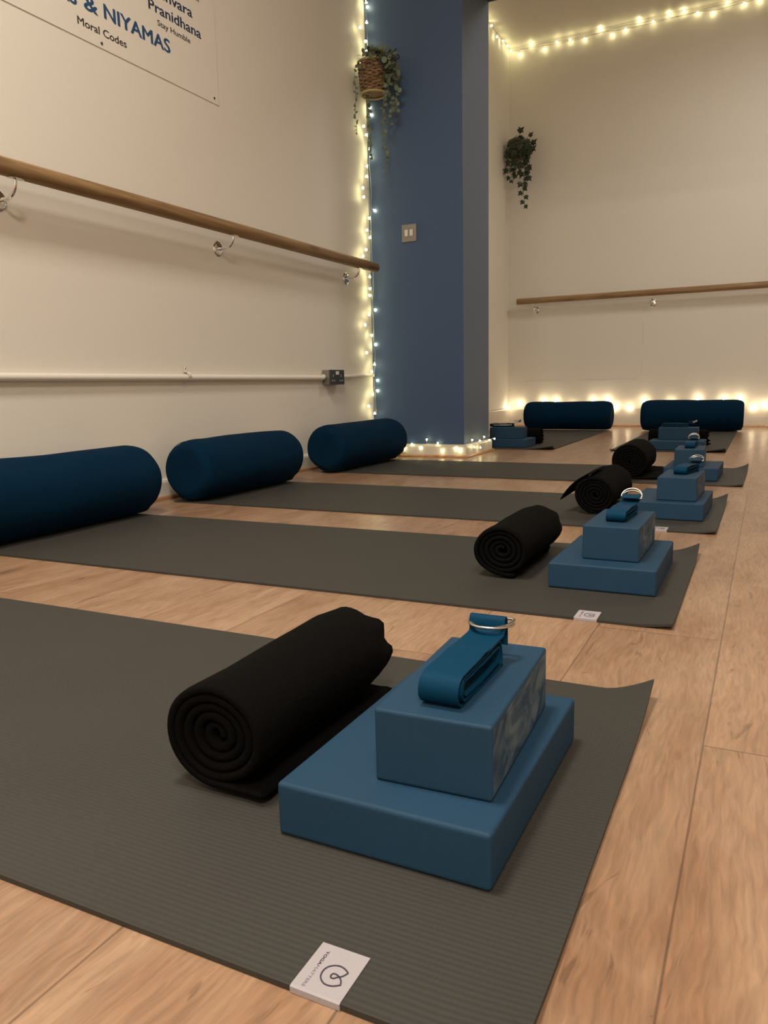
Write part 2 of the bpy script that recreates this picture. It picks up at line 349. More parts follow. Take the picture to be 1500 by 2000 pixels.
def skirting(name, pts, h, th, parent=None):
    # pts: run of (x,y) wall line, room on the right-hand side of travel
    m = MB(); prof = [(0, 0), (th, 0), (th, h-.012), (th*.8, h-.004), (th*.45, h), (0, h)]
    rows = []
    n = len(pts)
    for i in range(n):
        p = Vector(pts[i]); dirs = []
        if i > 0: dirs.append((Vector(pts[i])-Vector(pts[i-1])).normalized())
        if i < n-1: dirs.append((Vector(pts[i+1])-Vector(pts[i])).normalized())
        ns = [Vector((d.y, -d.x)) for d in dirs]
        nn = ns[0] if len(ns) == 1 else (ns[0]+ns[1])/(1+ns[0].dot(ns[1]))
        rows.append([(p.x+nn.x*a, p.y+nn.y*a, z) for a, z in prof])
    m.grid(rows, closed_v=True)
    m.f.append(tuple(range(len(prof)))); m.mi.append(0)
    l = (n-1)*len(prof); m.f.append(tuple(reversed(range(l, l+len(prof))))); m.mi.append(0)
    return struct(name, m, MT['white'], parent)
def beading(name, pts, off, sz):
    m = MB(); prof = [(off, 0), (off+sz, 0), (off+sz*.92, sz*.45), (off+sz*.6, sz*.85), (off, sz)]
    rows = []; n = len(pts)
    for i in range(n):
        p = Vector(pts[i]); dirs = []
        if i > 0: dirs.append((Vector(pts[i])-Vector(pts[i-1])).normalized())
        if i < n-1: dirs.append((Vector(pts[i+1])-Vector(pts[i])).normalized())
        ns = [Vector((d.y, -d.x)) for d in dirs]
        nn = ns[0] if len(ns) == 1 else (ns[0]+ns[1])/(1+ns[0].dot(ns[1]))
        rows.append([(p.x+nn.x*a, p.y+nn.y*a, z) for a, z in prof])
    m.grid(rows, closed_v=True)
    m.f.append(tuple(range(len(prof)))); m.mi.append(0)
    l = (n-1)*len(prof); m.f.append(tuple(reversed(range(l, l+len(prof))))); m.mi.append(0)
    return struct(name, m, MT['bead'])
# travel so that the room lies to the right
left_run = [(WL, -3.0), (WL, PY-.017)]
pil_run = [(WL, PY), (PX, PY), (PX, PB+.012)]
skirting('baseboard_left', left_run, .075, .016); beading('trim_1', left_run, .016, .014)
skirting('baseboard_pillar', pil_run, .072, .017); beading('trim_2', [(WL+.03, PY), (PX, PY), (PX, PB+.03)], .017, .014)
bl_run = [(BL, PB+.03), (BL, BY)]; bk_run = [(BL+.018, BY), (WR, BY)]
skirting('baseboard_back_left', bl_run, .162, .018)
skirting('baseboard_back', bk_run, .162, .018); beading('trim_3', [(BL+.018, BY), (WR, BY)], .018, .016)

# ---------------------------------------------------------------- lettered board on the left wall
X0 = WL+.0005
bd = MB(); bd.box((X0, .8, 1.523), (X0+.0022, 2.684, 2.9)); board = bd.build('wall_board', MT['board'], None)
tag(board, 'large cream board with blue yoga lettering screwed to the left wall', 'sign')
def text_obj(name, s, mat, parent, o, ax, up, width, height, depth=.0006, shear=0, weight=0.0):
    cu = bpy.data.curves.new(name, 'FONT'); cu.body = s; cu.size = 1; cu.extrude = 0.0; cu.resolution_u = 4
    t = bpy.data.objects.new('tmp_text', cu); C.objects.link(t)
    dg = bpy.context.evaluated_depsgraph_get(); dg.update()
    me = bpy.data.meshes.new_from_object(t.evaluated_get(dg)); me.name = name
    bpy.data.objects.remove(t)
    xs = [v.co.x for v in me.vertices]; x0, x1 = min(xs), max(xs)
    cap = 0.729
    ax = Vector(ax); up = Vector(up); nn = ax.cross(up); o = Vector(o)
    bm = bmesh.new(); bm.from_mesh(me)
    if weight > 0:
        g0 = bmesh.ops.duplicate(bm, geom=list(bm.verts)+list(bm.edges)+list(bm.faces))['geom']
        for v in [g for g in g0 if isinstance(g, bmesh.types.BMVert)]: v.co.x += weight*2; v.co.y -= weight*.6; v.co.z += .06
        g0 = bmesh.ops.duplicate(bm, geom=[g for g in g0])['geom']
        for v in [g for g in g0 if isinstance(g, bmesh.types.BMVert)]: v.co.x -= weight; v.co.y += weight*1.2; v.co.z += .06
        x1 += weight*2
    r_ = bmesh.ops.extrude_face_region(bm, geom=list(bm.faces))
    for v in [g for g in r_['geom'] if isinstance(g, bmesh.types.BMVert)]: v.co.z += 1
    for v in bm.verts:
        c = v.co.copy(); v.co = o+ax*((c.x-x0)/(x1-x0)*width)+up*(c.y/cap*height)+nn*depth*c.z
    bmesh.ops.recalc_face_normals(bm, faces=bm.faces)
    bm.to_mesh(me); bm.free(); me.materials.clear(); me.materials.append(mat)
    ob = bpy.data.objects.new(name, me); C.objects.link(ob); ob.parent = parent
    return ob
XB = X0+.0022
K = 1.0106
def wy(y): return y*K*1.0
def wz(z): return .41+(z-.41)*K
for s, y0, y1, z, h, mat, wgt in [
    ('NIYAMAS', 2.069, 2.385, 1.609, .047, 'blue_ink', .026), ('&', 1.985, 2.044, 1.606, .047, 'blue_ink', .026), ('YAMAS', 1.735, 1.957, 1.603, .047, 'blue_ink', .026),
    ('Moral Codes', 1.953, 2.163, 1.551, .0245, 'dark_ink', .014), ('Pranidhana', 2.284, 2.566, 1.722, .037, 'navy_ink', .018), ('Ishvara', 2.335, 2.521, 1.779, .037, 'navy_ink', .018),
    ('Stay Humble', 2.325, 2.50, 1.683, .0195, 'dark_ink', .010), ('Study of Self', 2.38, 2.569, 1.850, .0195, 'dark_ink', .010)]:
    text_obj('lettering', s, MT[mat], board, (XB, wy(y0), wz(z)), (0, 1, 0), (0, 0, 1), wy(y1)-wy(y0), h, weight=wgt)
for y, z in ((2.627, 1.531), (2.049, 1.526), (1.45, 1.528)):
    m = MB(); m.lathe([(0, .003), (.003, .003), (.0045, .0015), (.0045, 0)], (XB, wy(y), wz(z)), (1, 0, 0), 12); m.build('screw', MT['screw'], board, smooth=True)

# ---------------------------------------------------------------- barres
def bracket(parent, rose, rail_c, out, rr):
    """rose: point on wall; rail_c: point at rail axis above; out: unit vector out of wall"""
    out = Vector(out); rose = Vector(rose); rc = Vector(rail_c)
    side = Vector((0, 0, 1)).cross(out)
    m = MB(); m.lathe([(0, .006), (.008, .0065), (.012, .0045), (.020, .005), (.028, .0032), (.031, 0)], rose, out, 28)
    base = m.build('bracket', MT['chrome'], parent, smooth=True, angle=60)
    dist = (rc-rose).dot(out); drop = rc.z-rose.z
    pts = [rose+out*.004, rose+out*(dist*.35)]
    rad = min(dist*.55, drop*.6)
    cx = rose+out*(dist-rad)+Vector((0, 0, rad))
    for k in range(9):
        a = -PI/2+PI/2*k/8
        pts.append(cx+out*rad*math.cos(a)+Vector((0, 0, rad*math.sin(a))))
    pts.append(rose+out*dist+Vector((0, 0, drop-rr-.004)))
    m = MB(); m.tube(pts, .0060, 10); m.build('arm', MT['chrome'], base, smooth=True, angle=60)
    m = MB(); top = rose+out*dist+Vector((0, 0, drop))
    rows = []
    for i in range(2):
        for sgn in ((-1, 1),):
            pass
    for s_ in (-.026, -.013, .013, .026):
        hw = .35 if abs(s_) > .02 else .5
        rows.append([top+side*s_+(out*math.sin(a)*(rr+q)+Vector((0, 0, -math.cos(a)*(rr+q)))) for q, sg in ((.0006, 1), (.003, -1)) for a in [sg*hw*t for t in (-1, -.5, 0, .5, 1)]])
    m.grid([[tuple(p) for p in rw] for rw in rows], closed_v=True)
    m.f.append(tuple(range(10))); m.mi.append(0); m.f.append(tuple(reversed(range(30, 40)))); m.mi.append(0)
    m.build('saddle', MT['chrome'], base, smooth=True)
    for a in (.6, 3.4, 5.2) if False else (0.4, 2.5, 4.6):
        mm = MB(); pp = rose+side*math.cos(a)*.021+Vector((0, 0, math.sin(a)*.021))+out*.004
        mm.lathe([(0, .0025), (.0025, .002), (.0035, 0)], pp, out, 10); mm.build('screw', MT['steel'], base, smooth=True)

RAILX = WL+.078
t = thing('ballet_barre', 'round wooden ballet barre running along the left wall on chrome brackets', 'barre', (RAILX, 2.5, 1.036))
m = MB(); y0, y1, rr = -.6, 3.905, .0255
prof = [(y0, .0), (y0, rr*.8), (y0+.005, rr)]+[(y0+(y1-y0)*k/24, rr) for k in range(1, 24)]+[(y1-.009, rr), (y1-.003, rr*.88), (y1, rr*.6), (y1, 0)]
m.lathe([(q, h-2.5) for h, q in prof], (0, 0, 0), (0, 1, 0), 28); m.build('rail', MT['rail'], t, smooth=True, angle=50)
for y, z in ((1.618, .960), (2.630, .966), (3.700, .964), (.55, .960)):
    bracket(t, (WL-RAILX, y-2.5, z-1.036), (0, y-2.5, 0), (1, 0, 0), rr)
RY2 = BY-.078
t = thing('ballet_barre', 'wooden ballet barre fixed across the far back wall above the bolsters', 'barre', (0, RY2, 1.103), group=None)
m = MB(); x0, x1 = -2.035, 2.4
prof = [(x0, 0), (x0, rr*.9), (x0+.003, rr)]+[(x0+(x1-x0)*k/24, rr) for k in range(1, 24)]+[(x1, rr), (x1, 0)]
m.lathe([(q, h) for h, q in prof], (0, 0, 0), (1, 0, 0), 28); m.build('rail', MT['railx'], t, smooth=True, angle=50)
for x in (-1.884, -.893, .12, 1.1):
    bracket(t, (x, BY-RY2, 1.027-1.103), (x, 0, 0), (0, -1, 0), rr)

# ---------------------------------------------------------------- conduit, socket, switch
t = thing('conduit_pipe', 'thin cream painted conduit running along the left wall at socket height', 'pipe', (WL+.013, 2.0, .458))
m = MB(); m.tube([(0, -2.4+k*.2, .006-.0009*k) for k in range(20)]+[(0, 1.415, -.004)], .0125, 12); m.build('tube', MT['conduit'], t, smooth=True, angle=60)
m = MB(); m.tube([(-.002, 1.55, -.006), (-.002, 1.7, -.003), (-.002, 1.85, .0), (-.002, 1.968, .003)], .0095, 12); m.build('tube', MT['conduit'], t, smooth=True, angle=60)
for yy in (2.378-2.0, -.7):
    m = MB()
    rows = []
    for s_ in (-.009, .009):
        rows.append([(-.013, yy+s_, .038), (-.010, yy+s_, .038), (-.010, yy+s_, .016)]+[(math.cos(a)*.015, yy+s_, math.sin(a)*.015) for a in [PI/2-PI*k/8 for k in range(9)]]+[(-.010, yy+s_, -.016), (-.010, yy+s_, -.038), (-.013, yy+s_, -.038)])
    m.grid([[(p[0], p[1], p[2]) for p in rw] for rw in rows])
    sd = m.build('saddle_clip', MT['conduit'], t, smooth=True)
    for zz in (.029, -.029):
        q = MB(); q.lathe([(0, .002), (.003, .0015), (.004, 0)], (-.010, yy, zz), (1, 0, 0), 10); q.build('screw', MT['steel'], sd, smooth=True)

SY0, SY1, SZ0, SZ1 = 3.418, 3.566, .414, .487
t = thing('wall_socket', 'grey metal-clad double power socket on the conduit of the left wall', 'socket', (WL, (SY0+SY1)/2, .45))
hy = (SY1-SY0)/2; hz = (SZ1-SZ0)/2
m = MB(); m.box((.0005, -hy, -hz), (.040, hy, hz)); m.build('back_box', MT['sockbody'], t, bevel=.004)
m = MB(); m.box((.0402, -hy-.001, -hz-.001), (.046, hy+.001, hz+.001)); fp = m.build('face_plate', MT['sockface'], t, bevel=.0022)
m = MB(); m.box((.0462, -.014, .012), (.050, .014, .030)); m.build('switch_rocker', MT['rocker'], t, bevel=.0012)
for s_ in (-1, 1):
    c = s_*.040
    m = MB(); m.box((.0462, c-.003, .001), (.0468, c+.003, .014)); m.box((.0462, c-.016, -.020), (.0468, c-.004, -.014)); m.box((.0462, c+.004, -.020), (.0468, c+.016, -.014))
    m.build('socket_outlet', MT['slot'], t)

SX, SZc = -1.786, 1.214
t = thing('light_switch', 'square grey metal double light switch on the blue pillar', 'light switch', (SX, PY, SZc))
m = MB(); m.box((-.043, -.007, -.045), (.043, -.0005, .045)); m.build('switch_plate', MT['switch'], t, bevel=.0045)
for s_ in (-1, 1):
    m = MB(); m.box((s_*.0145-.0092, -.0115, -.017), (s_*.0145+.0092, -.0072, .017)); rk = m.build('rocker', MT['rocker'], t, bevel=.002)
for zz in (.034, -.034):
    m = MB(); m.lathe([(0, .0012), (.003, .001), (.0035, 0)], (0, -.0072, zz), (0, -1, 0), 10); m.build('screw', MT['steel'], t, smooth=True)

# ---------------------------------------------------------------- yoga mats
MATL, MATW, MT_ = 1.83, .61, .0048
def make_mat(label, loc, rz=0, width=MATW):
    t = thing('yoga_mat', label, 'yoga mat', loc, rz, 'yoga mats')
    nx, ny = 110, 30
    def z_at(x, y):   # x from -L..0, y 0..W
        dxr = -x; dy = width-y
        z = 0.0
        a = max(0, 1-dxr/.062); c = max(0, 1-dy/.16)
        z += .013*(a**1.5)*(c**1.5)*1.6
        c2 = max(0, 1-y/.10); z += .006*(a**1.5)*(c2**1.5)
        z += .0012*a*a
        return z
    rows_t = []; rows_b = []
    for i in range(nx+1):
        x = -MATL*(1-(i/nx)**.7) if i < nx else 0
        rt = []; rb = []
        for j in range(ny+1):
            y = width*j/ny; z = z_at(x, y)
            # rounded corners of the sheet
            rt.append((x, y, z+MT_)); rb.append((x, y, z+.0004))
        rows_t.append(rt); rows_b.append(rb)
    m = MB(); m.grid(rows_t); m.grid([list(reversed(rw)) for rw in rows_b])
    n1 = ny+1; off = (nx+1)*n1
    def T(i, j): return i*n1+j
    def B(i, j): return off+i*n1+(ny-j)
    for i in range(nx):
        m.f.append((T(i, 0), T(i+1, 0), B(i+1, 0), B(i, 0))); m.mi.append(0)
        m.f.append((T(i+1, ny), T(i, ny), B(i, ny), B(i+1, ny))); m.mi.append(0)
    for j in range(ny):
        m.f.append((T(0, j+1), T(0, j), B(0, j), B(0, j+1))); m.mi.append(0)
        m.f.append((T(nx, j), T(nx, j+1), B(nx, j+1), B(nx, j))); m.mi.append(0)
    m.build('sheet', MT['mat'], t, smooth=True, angle=40)
    # wrapped brand tag on the near long edge
    lx0, lx1, ly = -.1605, -.1215, .0445
    g = MB(); prof = [(ly, MT_+.0003), (ly, MT_+.0009), (.001, MT_+.0009), (-.0009, MT_+.0001), (-.0009, .0003), (.0, .0003), (.0, MT_+.0001)]
    g.grid([[(x, y, z) for y, z in prof] for x in (lx0, lx1)], closed_v=True)
    g.f.append(tuple(range(7))); g.mi.append(0); g.f.append(tuple(range(13, 6, -1))); g.mi.append(0)
    lab = g.build('brand_tag', MT['tag'], t); lab['label'] = 'white woven tag with a black loop logo'
    zt = MT_+.00095
    # logo: one loop drawn as a raised line; positions measured in the tag's own frame
    L = [(-.2405, .4116), (-.2432, .4135), (-.2478, .4149), (-.2523, .4141), (-.2561, .4111), (-.2576, .4069), (-.2568, .4017), (-.254, .3982), (-.2502, .3963), (-.2455, .3966), (-.2422, .3983), (-.2401, .3999),
         (-.2412, .4027), (-.2439, .4056), (-.2472, .4071), (-.2498, .4069), (-.2504, .4046), (-.2493, .4031), (-.2472, .4033), (-.2459, .4048), (-.2429, .4071), (-.2412, .4099)]
    pts = [(x+.1115, y-.3865, zt+.0001) for x, y in L]
    sm = []
    n = len(pts)
    for i in range(n):
        p0, p1, p2, p3 = [Vector(pts[(i+k) % n]) for k in (-1, 0, 1, 2)]
        for k in range(4):
            q = k/4
            if i in (10, 11, 0, 21): sm.append(p1.lerp(p2, q))
            else: sm.append(.5*((2*p1)+(p2-p0)*q+(2*p0-5*p1+4*p2-p3)*q*q+(3*p1-p0-3*p2+p3)*q**3))
    sm.append(sm[0])
    g = MB(); w_ = .00055; rows = []
    for i, p in enumerate(sm):
        d = (sm[min(i+1, len(sm)-1)]-sm[max(i-1, 0)]); d.z = 0; d.normalize(); s_ = Vector((-d.y, d.x, 0))
        rows.append([tuple(p-s_*w_), tuple(p-s_*w_+Vector((0, 0, .00025))), tuple(p+s_*w_+Vector((0, 0, .00025))), tuple(p+s_*w_)])
    g.grid(rows, closed_v=True); g.build('logo', MT['ink'], lab)
    for s, a, c, wt, mt in (('YOGA', .0378, .0236, .02, 'ink'), ('MATTERS', .0232, .0022, -.012, 'ink2')):
        text_obj('lettering', s, MT[mt], lab, (-.1530, a, zt), (0, -1, 0), (1, 0, 0), a-c, .0023, .0002, weight=wt)
    return t
mats = []
mat0 = make_mat('dark grey yoga mat nearest the camera, with its white tag at the bottom edge', (-.1115, .3865, 0))
dup(mat0, (-.119, 1.292, 0), .006, 'dark grey yoga mat second from the camera, lying between the nearest mat and the third', 'yoga mats')
dup(mat0, (-.101, 2.152, 0), -.004, 'dark grey yoga mat third from the camera, under the middle left-wall bolster', 'yoga mats')
dup(mat0, (-.064, 3.135, 0), -.012, 'dark grey yoga mat fourth from the camera, in front of the blue pillar', 'yoga mats', skip=('brand_tag',))
dup(mat0, (-1.735, 4.535, 0), -PI/2, 'yoga mat in the back area partly hidden behind the pillar', 'yoga mats', skip=('brand_tag',))
dup(mat0, (-.795, 4.535, 0), -PI/2, 'yoga mat at far right leading to the right-hand back bolster', 'yoga mats', skip=('brand_tag',))

# ---------------------------------------------------------------- foam blocks
def make_block(name, label, w_, d_, h_, loc, rz, cat='yoga block', scuff=False, group=None, bev=.0045):
    m = MB(); m.box((0, 0, 0), (w_, d_, h_)); o = m.build(name, [MT['block'], MT['scuff']], None, bevel=bev, segs=4, angle=180)
    if scuff:
        for p in o.data.polygons:
            if p.normal.x > .9 and p.area > .002: p.material_index = 1
    # weighted look: keep big faces flat
    for p in o.data.polygons: p.use_smooth = True
    md = o.modifiers.new('normals', 'WEIGHTED_NORMAL'); md.keep_sharp = False; md.weight = 100
    o.location = loc; o.rotation_euler = (0, 0, rz)
    return tag(o, label, cat, group)
Z1 = MT_+.0004; BW, BD, BH = .2035, .295, .0505
UW, UD, UH = .109, .212, .0685
Z2 = Z1+BH+.0003; Z3 = Z2+UH+.0003
full0 = make_block('yoga_block', 'wide flat blue foam block at the bottom of the nearest stack', BW, BD, BH, (-.381, .535, Z1), -.004, group='wide foam blocks under the bricks')
def dup1(o, loc, rz, label, group=None):
    c = o.copy(); C.objects.link(c); c.location = loc; c.rotation_euler = (0, 0, rz); c['label'] = label
    if group: c['group'] = group
    return c
dup1(full0, (-.3703, 1.469, Z1), .001, 'wide flat blue block at the bottom of the second stack from the camera')
dup1(full0, (-.3464, 2.319, Z1), -.022, 'wide flat blue block at the bottom of the third stack from the camera')
dup1(full0, (-.3579, 3.247, Z1), -.017, 'wide flat blue block at the bottom of the fourth stack from the camera')
dup1(full0, (-1.305, 4.612, Z1), PI/2-.005, 'wide dark blue block at the bottom of the stack beside the pillar')
dup1(full0, (-.299, 4.600, Z1), PI/2-.003, 'wide blue block at the bottom of the farthest right stack, by the back bolster')
br0 = make_block('yoga_brick', 'thick blue foam brick on top of the nearest stack, scuffed on its right side', UW, UD, UH, (-.3005, .5755, Z2), .04, 'yoga brick', True, 'foam bricks on the blocks', bev=.0035)
dup1(br0, (-.3155, 1.5225, Z2), -.017, 'thick blue foam brick on top of the second stack from the camera')
dup1(br0, (-.2750, 2.353, Z2), -.037, 'thick blue foam brick on top of the third stack from the camera')
dup1(br0, (-.3210, 3.277, Z2), .02, 'thick blue foam brick on top of the fourth stack from the camera')
dup1(br0, (-1.557+.212, 4.667, Z2), PI/2+.03, 'dark blue foam brick topping the stack beside the pillar')
dup1(br0, (-.5606+.218, 4.715, Z2), PI/2-.015, 'blue foam brick topping the farthest right stack, its long side facing')

# ---------------------------------------------------------------- straps
def strap(label, loc, rz, length=.125, stand=False, height=.027, width=.038, ring_tilt=1.0, seed=0, loop_up=.0, layers=3):
    random.seed(seed)
    t = thing('yoga_strap', label, 'yoga strap', loc, rz, 'folded straps on the bricks')
    th = .0017
    # flattened spiral in (y,z), y=0 near fold, going back to y=length
    pts = []
    z0 = th/2+.0002
    pitch = .0034
    hmax = height/2
    for k in range(layers-1, -1, -1):
        h = hmax-k*pitch; cz = z0+hmax
        yf = .012+k*.004; yb = length-.006-k*.006
        # bottom run back->front? outward spiral: front arc from bottom to top
        for q in range(6):
            s_ = q/6; pts.append((yb+(yf-yb)*s_, cz-h-(0 if k == 0 else .0)+.0006*math.sin(s_*5+k)*(1 if k else 0)))
        for q in range(9):
            a = -PI/2-PI*q/8; pts.append((yf+h*math.cos(a)*.95, cz+h*math.sin(a)))
        nh = h if k == 0 else h+pitch*.5
        for q in range(1, 7):
            s_ = q/6; sag = (.0015 if k == 0 else -.0008)*math.sin(s_*PI)+.0009*math.sin(s_*14+seed+k)*(1 if k == 0 else .5)
            pts.append((yf+(yb-yf)*s_, cz+h+(nh-h)*s_+sag))
        if k > 0:
            h2 = h+pitch*.5
            for q in range(1, 8):
                a = PI/2-PI*q/8; pts.append((yb+h2*.5*math.cos(a), cz-pitch*.25+h2*math.sin(a)))
    # tail loop that carries the rings
    yb, zb = pts[-1]
    lr = .006
    if stand:      # loop standing up through flat lying rings
        pts += [(yb+.006, zb+.0005), (yb+.0095, zb+.003), (yb+.0105, zb+.007), (yb+.011, zb+.0125), (yb+.0125, zb+.0155), (yb+.016, zb+.0165), (yb+.0195, zb+.0150), (yb+.021, zb+.0115), (yb+.021, zb+.004), (yb+.020, zb-.006), (yb+.019, zb-.014)]
    else:
        for q in range(1, 4): pts.append((yb+.010*q, zb+loop_up*q/3+.001))
        yb, zb = pts[-1]
        for q in range(1, 8):
            a = -PI/2+PI*q/7; pts.append((yb+lr*math.cos(a)*1.6, zb+lr+lr*math.sin(a)))
        for q in range(1, 5): pts.append((yb-.007*q, zb+2*lr-.001*q))
    cl = [Vector((0, y, z)) for y, z in pts]
    m = MB(); rows = []
    for i, p in enumerate(cl):
        d = (cl[min(i+1, len(cl)-1)]-cl[max(i-1, 0)]).normalized(); nn = Vector((0, -d.z, d.y))
        j = .0009*math.sin(i*.35+seed)
        rows.append([tuple(p+Vector((sx*width/2+j, 0, 0))+nn*sz*th/2) for sx, sz in ((-1, -1), (-1, 1), (1, 1), (1, -1))])
    m.grid(rows, closed_v=True)
    n = len(rows); m.f.append((0, 1, 2, 3)); m.mi.append(0); m.f.append((4*n-1, 4*n-2, 4*n-3, 4*n-4)); m.mi.append(0)
    ob = m.build('webbing', MT['strap'], t, smooth=True, angle=50)
    uv = ob.data.uv_layers.new(name='UVMap')
    arc = [0]
    for i in range(1, n): arc.append(arc[-1]+(cl[i]-cl[i-1]).length)
    for lp in ob.data.loops:
        vi = lp.vertex_index; v = ob.data.vertices[vi].co
        uv.data[lp.index].uv = (v.x, arc[min(vi//4, n-1)])
    # two D rings
    for k, (tilt, dz) in enumerate(((ring_tilt, 0), (ring_tilt+.16, .0028))):
        rp = []; hw, dp = (.0232, .0275) if stand else (.0215, .019)
        for q in range(17):
            a = PI*q/16; rp.append((hw*math.cos(a), dp*math.sin(a)))
        full = [(hw, -.001)]+rp+[(-hw, -.001)]
        full += [(-hw+.003, -.003), (hw-.003, -.003), (hw, -.001)]
        P3 = []
        oy, oz = yb-.002, zb+lr+dz
        if stand: oy, oz = yb+.0255+k*.001, zb+.0068+k*.0034
        for a_, b_ in full: P3.append((a_, oy+b_*math.cos(tilt)+k*.001, oz+b_*math.sin(tilt)))
        g = MB(); g.tube(P3, .0016, 8); g.build('d_ring', MT['steel'], t, smooth=True, angle=60)
    return t
strap('bright teal strap folded on the nearest brick, its steel rings lying flat', (-.2465, .598, Z3), .0, length=.128, stand=True, height=.028, ring_tilt=PI-.06, seed=1)
strap('teal strap folded on the second brick from the camera, ring standing upright', (-.2605, 1.568, Z3), -.06, length=.125, height=.021, ring_tilt=.75, seed=2, loop_up=.002)
strap('teal strap folded on the third brick from the camera, with a tilted steel ring', (-.221, 2.420, Z3), -.25, length=.12, height=.021, ring_tilt=.5, seed=3, loop_up=.002)
strap('teal strap folded on the fourth brick from the camera, its ring arched upright', (-.270, 3.340, Z3), -.02, length=.13, height=.021, ring_tilt=.8, seed=4, loop_up=.003)
strap('dark strap folded on the brick beside the pillar, its end sticking up right', (-1.578, 4.735, Z3), -PI/2+.05, length=.16, height=.020, ring_tilt=.6, seed=5, loop_up=.006)
strap('dark teal strap folded lengthwise on the farthest right brick', (-.548, 4.782, Z3), -PI/2+.02, length=.155, height=.019, ring_tilt=.25, seed=6, loop_up=.0)

# ---------------------------------------------------------------- rolled blankets
def roll_blanket(label, loc, rz, rad=.062, length=.30, seed=0, tail=.06, flare=.12, ruffle=.022, th=.0094, tail_side=1, wing=False, squash=.93, taily=(0, 1)):
    random.seed(seed)
    m = MB(); pitch = .0122; turns = (rad-.006)/pitch
    nper = 44; n = int(turns*nper)
    end_a = -PI/2
    start_a = end_a-2*PI*turns
    cl = []
    for i in range(n+1):
        a = start_a+2*PI*turns*i/n
        q = .006+pitch*turns*i/n
        q = q-th/2*(i/n)
        wob = 1+.035*math.sin(2*a+seed)+.02*math.sin(3*a+seed*2)*(1-i/n)
        if i < nper: wob *= 1
        x = q*wob*math.cos(a); z = q*wob*math.sin(a)
        f_ = 0
        cl.append((x, z, i/n, a))
    # inner folded end
    x0, z0, _, a0 = cl[0]
    tl = []
    if tail > 0:
        xe, ze, _, ae = cl[-1]
        k = 10
        for i in range(1, k+1): tl.append((xe+tail*i/k, ze-.0015*math.sin(i/k*PI)+0.0, 1+i/k*.2, ae))
    cl += tl
    zmin = min(c[1] for c in cl)
    J = 10
    rows = []
    nr = len(cl)
    for i, (x, z, s_, a) in enumerate(cl):
        p0 = cl[max(i-1, 0)]; p1 = cl[min(i+1, nr-1)]
        tx, tz = p1[0]-p0[0], p1[1]-p0[1]; ln = math.hypot(tx, tz) or 1; nx_, nz_ = tz/ln, -tx/ln
        s1 = min(1, s_); h = th/2*(1.0 if i not in (0, nr-1) else .5)
        near = .003*noise.noise(Vector((s_*6, seed, 0)))+.007*(1-s1)
        far = length+ruffle*(s1**3)*(.8*math.sin(a*9+seed)*(.5+.5*math.sin(a*2+seed))+.7*noise.noise(Vector((a*2.2, seed+3, 0))))+.004*noise.noise(Vector((s_*9, seed+7, 1)))
        # section loop: near round end, outer side out to the far, far round end, inner side back
        loop = []
        ys = [near+.0035, near+.012, .25*length, .5*length, .72*length, .88*length, far-.004]
        def pos(y, off):
            yy = max(0, y/length)
            fl = 1+flare*max(0, (yy-.35)/.65)**2*s1 - .05*math.exp(-((yy-.32)/.16)**2)*s1
            bmp = .0022*noise.noise(Vector((x*18+seed, y*9, z*18)))*s1
            fl -= .07*math.exp(-yy*length/.010)*s1**6
            if yy > .88: fl += s1**2*((yy-.88)/.12*.045*math.sin(a*7+seed+1)-.10*((yy-.88)/.12)**2)
            zz = (z*fl+nz_*(off+bmp))*squash
            xx = x*fl+nx_*(off+bmp)
            return (xx, y, zz)
        loop.append(pos(near, 0)); loop.append(pos(near+.001, h*.7))
        for y in ys: loop.append(pos(y, h))
        loop.append(pos(far, 0))
        for y in reversed(ys): loop.append(pos(y, -h))
        loop.append(pos(near+.001, -h*.7))
        rows.append(loop)
    m.grid(rows, closed_v=True)
    Jn = len(rows[0]); o0 = len(m.v)-nr*Jn
    m.f.append(tuple(range(o0, o0+Jn))); m.mi.append(0)
    l = o0+(nr-1)*Jn; m.f.append(tuple(reversed(range(l, l+Jn)))); m.mi.append(0)
    # settle the bottom on the mat: clamp to a flat contact
    lo = -rad*squash
    v2 = []
    for v in m.v:
        x, y, z = v
        if z < lo+.0006: z = lo+.0006+(z-lo)*.02
        v2.append((x, y, z-lo))
    if wing:
        for i, (x, y, z) in enumerate(v2): pass
    m.v = v2
    if wing:   # loose outer corner flopping down to the left at the near end
        W0 = []
        for i in range(13):
            s_ = i/12; a = PI*.55+s_*PI*.42
            bx = (rad+.004)*math.cos(a); bz = rad*squash+(rad*squash+.003)*math.sin(a)
            ext = .036*s_**1.5
            row = []
            for j in range(9):
                q = j/8; k_ = (1-q)
                row.append((bx-ext*k_, .004+q*.20, max(.004, bz-ext*.75*k_+.0*q)))
            W0.append(row)
        top = [[(x, y, z+.003) for x, y, z in rw] for rw in W0]
        m.grid(W0); m.grid(top)
        base = len(m.v)-2*13*9
        def id_(g, i, j): return base+g*117+i*9+j
        for i in range(12):
            for j in (0, 8): m.f.append((id_(0, i, j), id_(0, i+1, j), id_(1, i+1, j), id_(1, i, j))); m.mi.append(0)
        for j in range(8):
            for i in (0, 12): m.f.append((id_(0, i, j), id_(0, i, j+1), id_(1, i, j+1), id_(1, i, j))); m.mi.append(0)
    o = m.build('rolled_blanket', MT['black'], None, smooth=True, angle=80)
    o.location = loc; o.rotation_euler = (0, 0, rz)
    return tag(o, label, 'blanket', 'rolled blankets on the mats')
ZB = MT_+.0006
roll_blanket('black fleece blanket roll nearest the camera, its spiral end facing left front', (-.478, .566, ZB), .0, .0645, .295, seed=1, tail=.060, flare=.05, squash=.95)
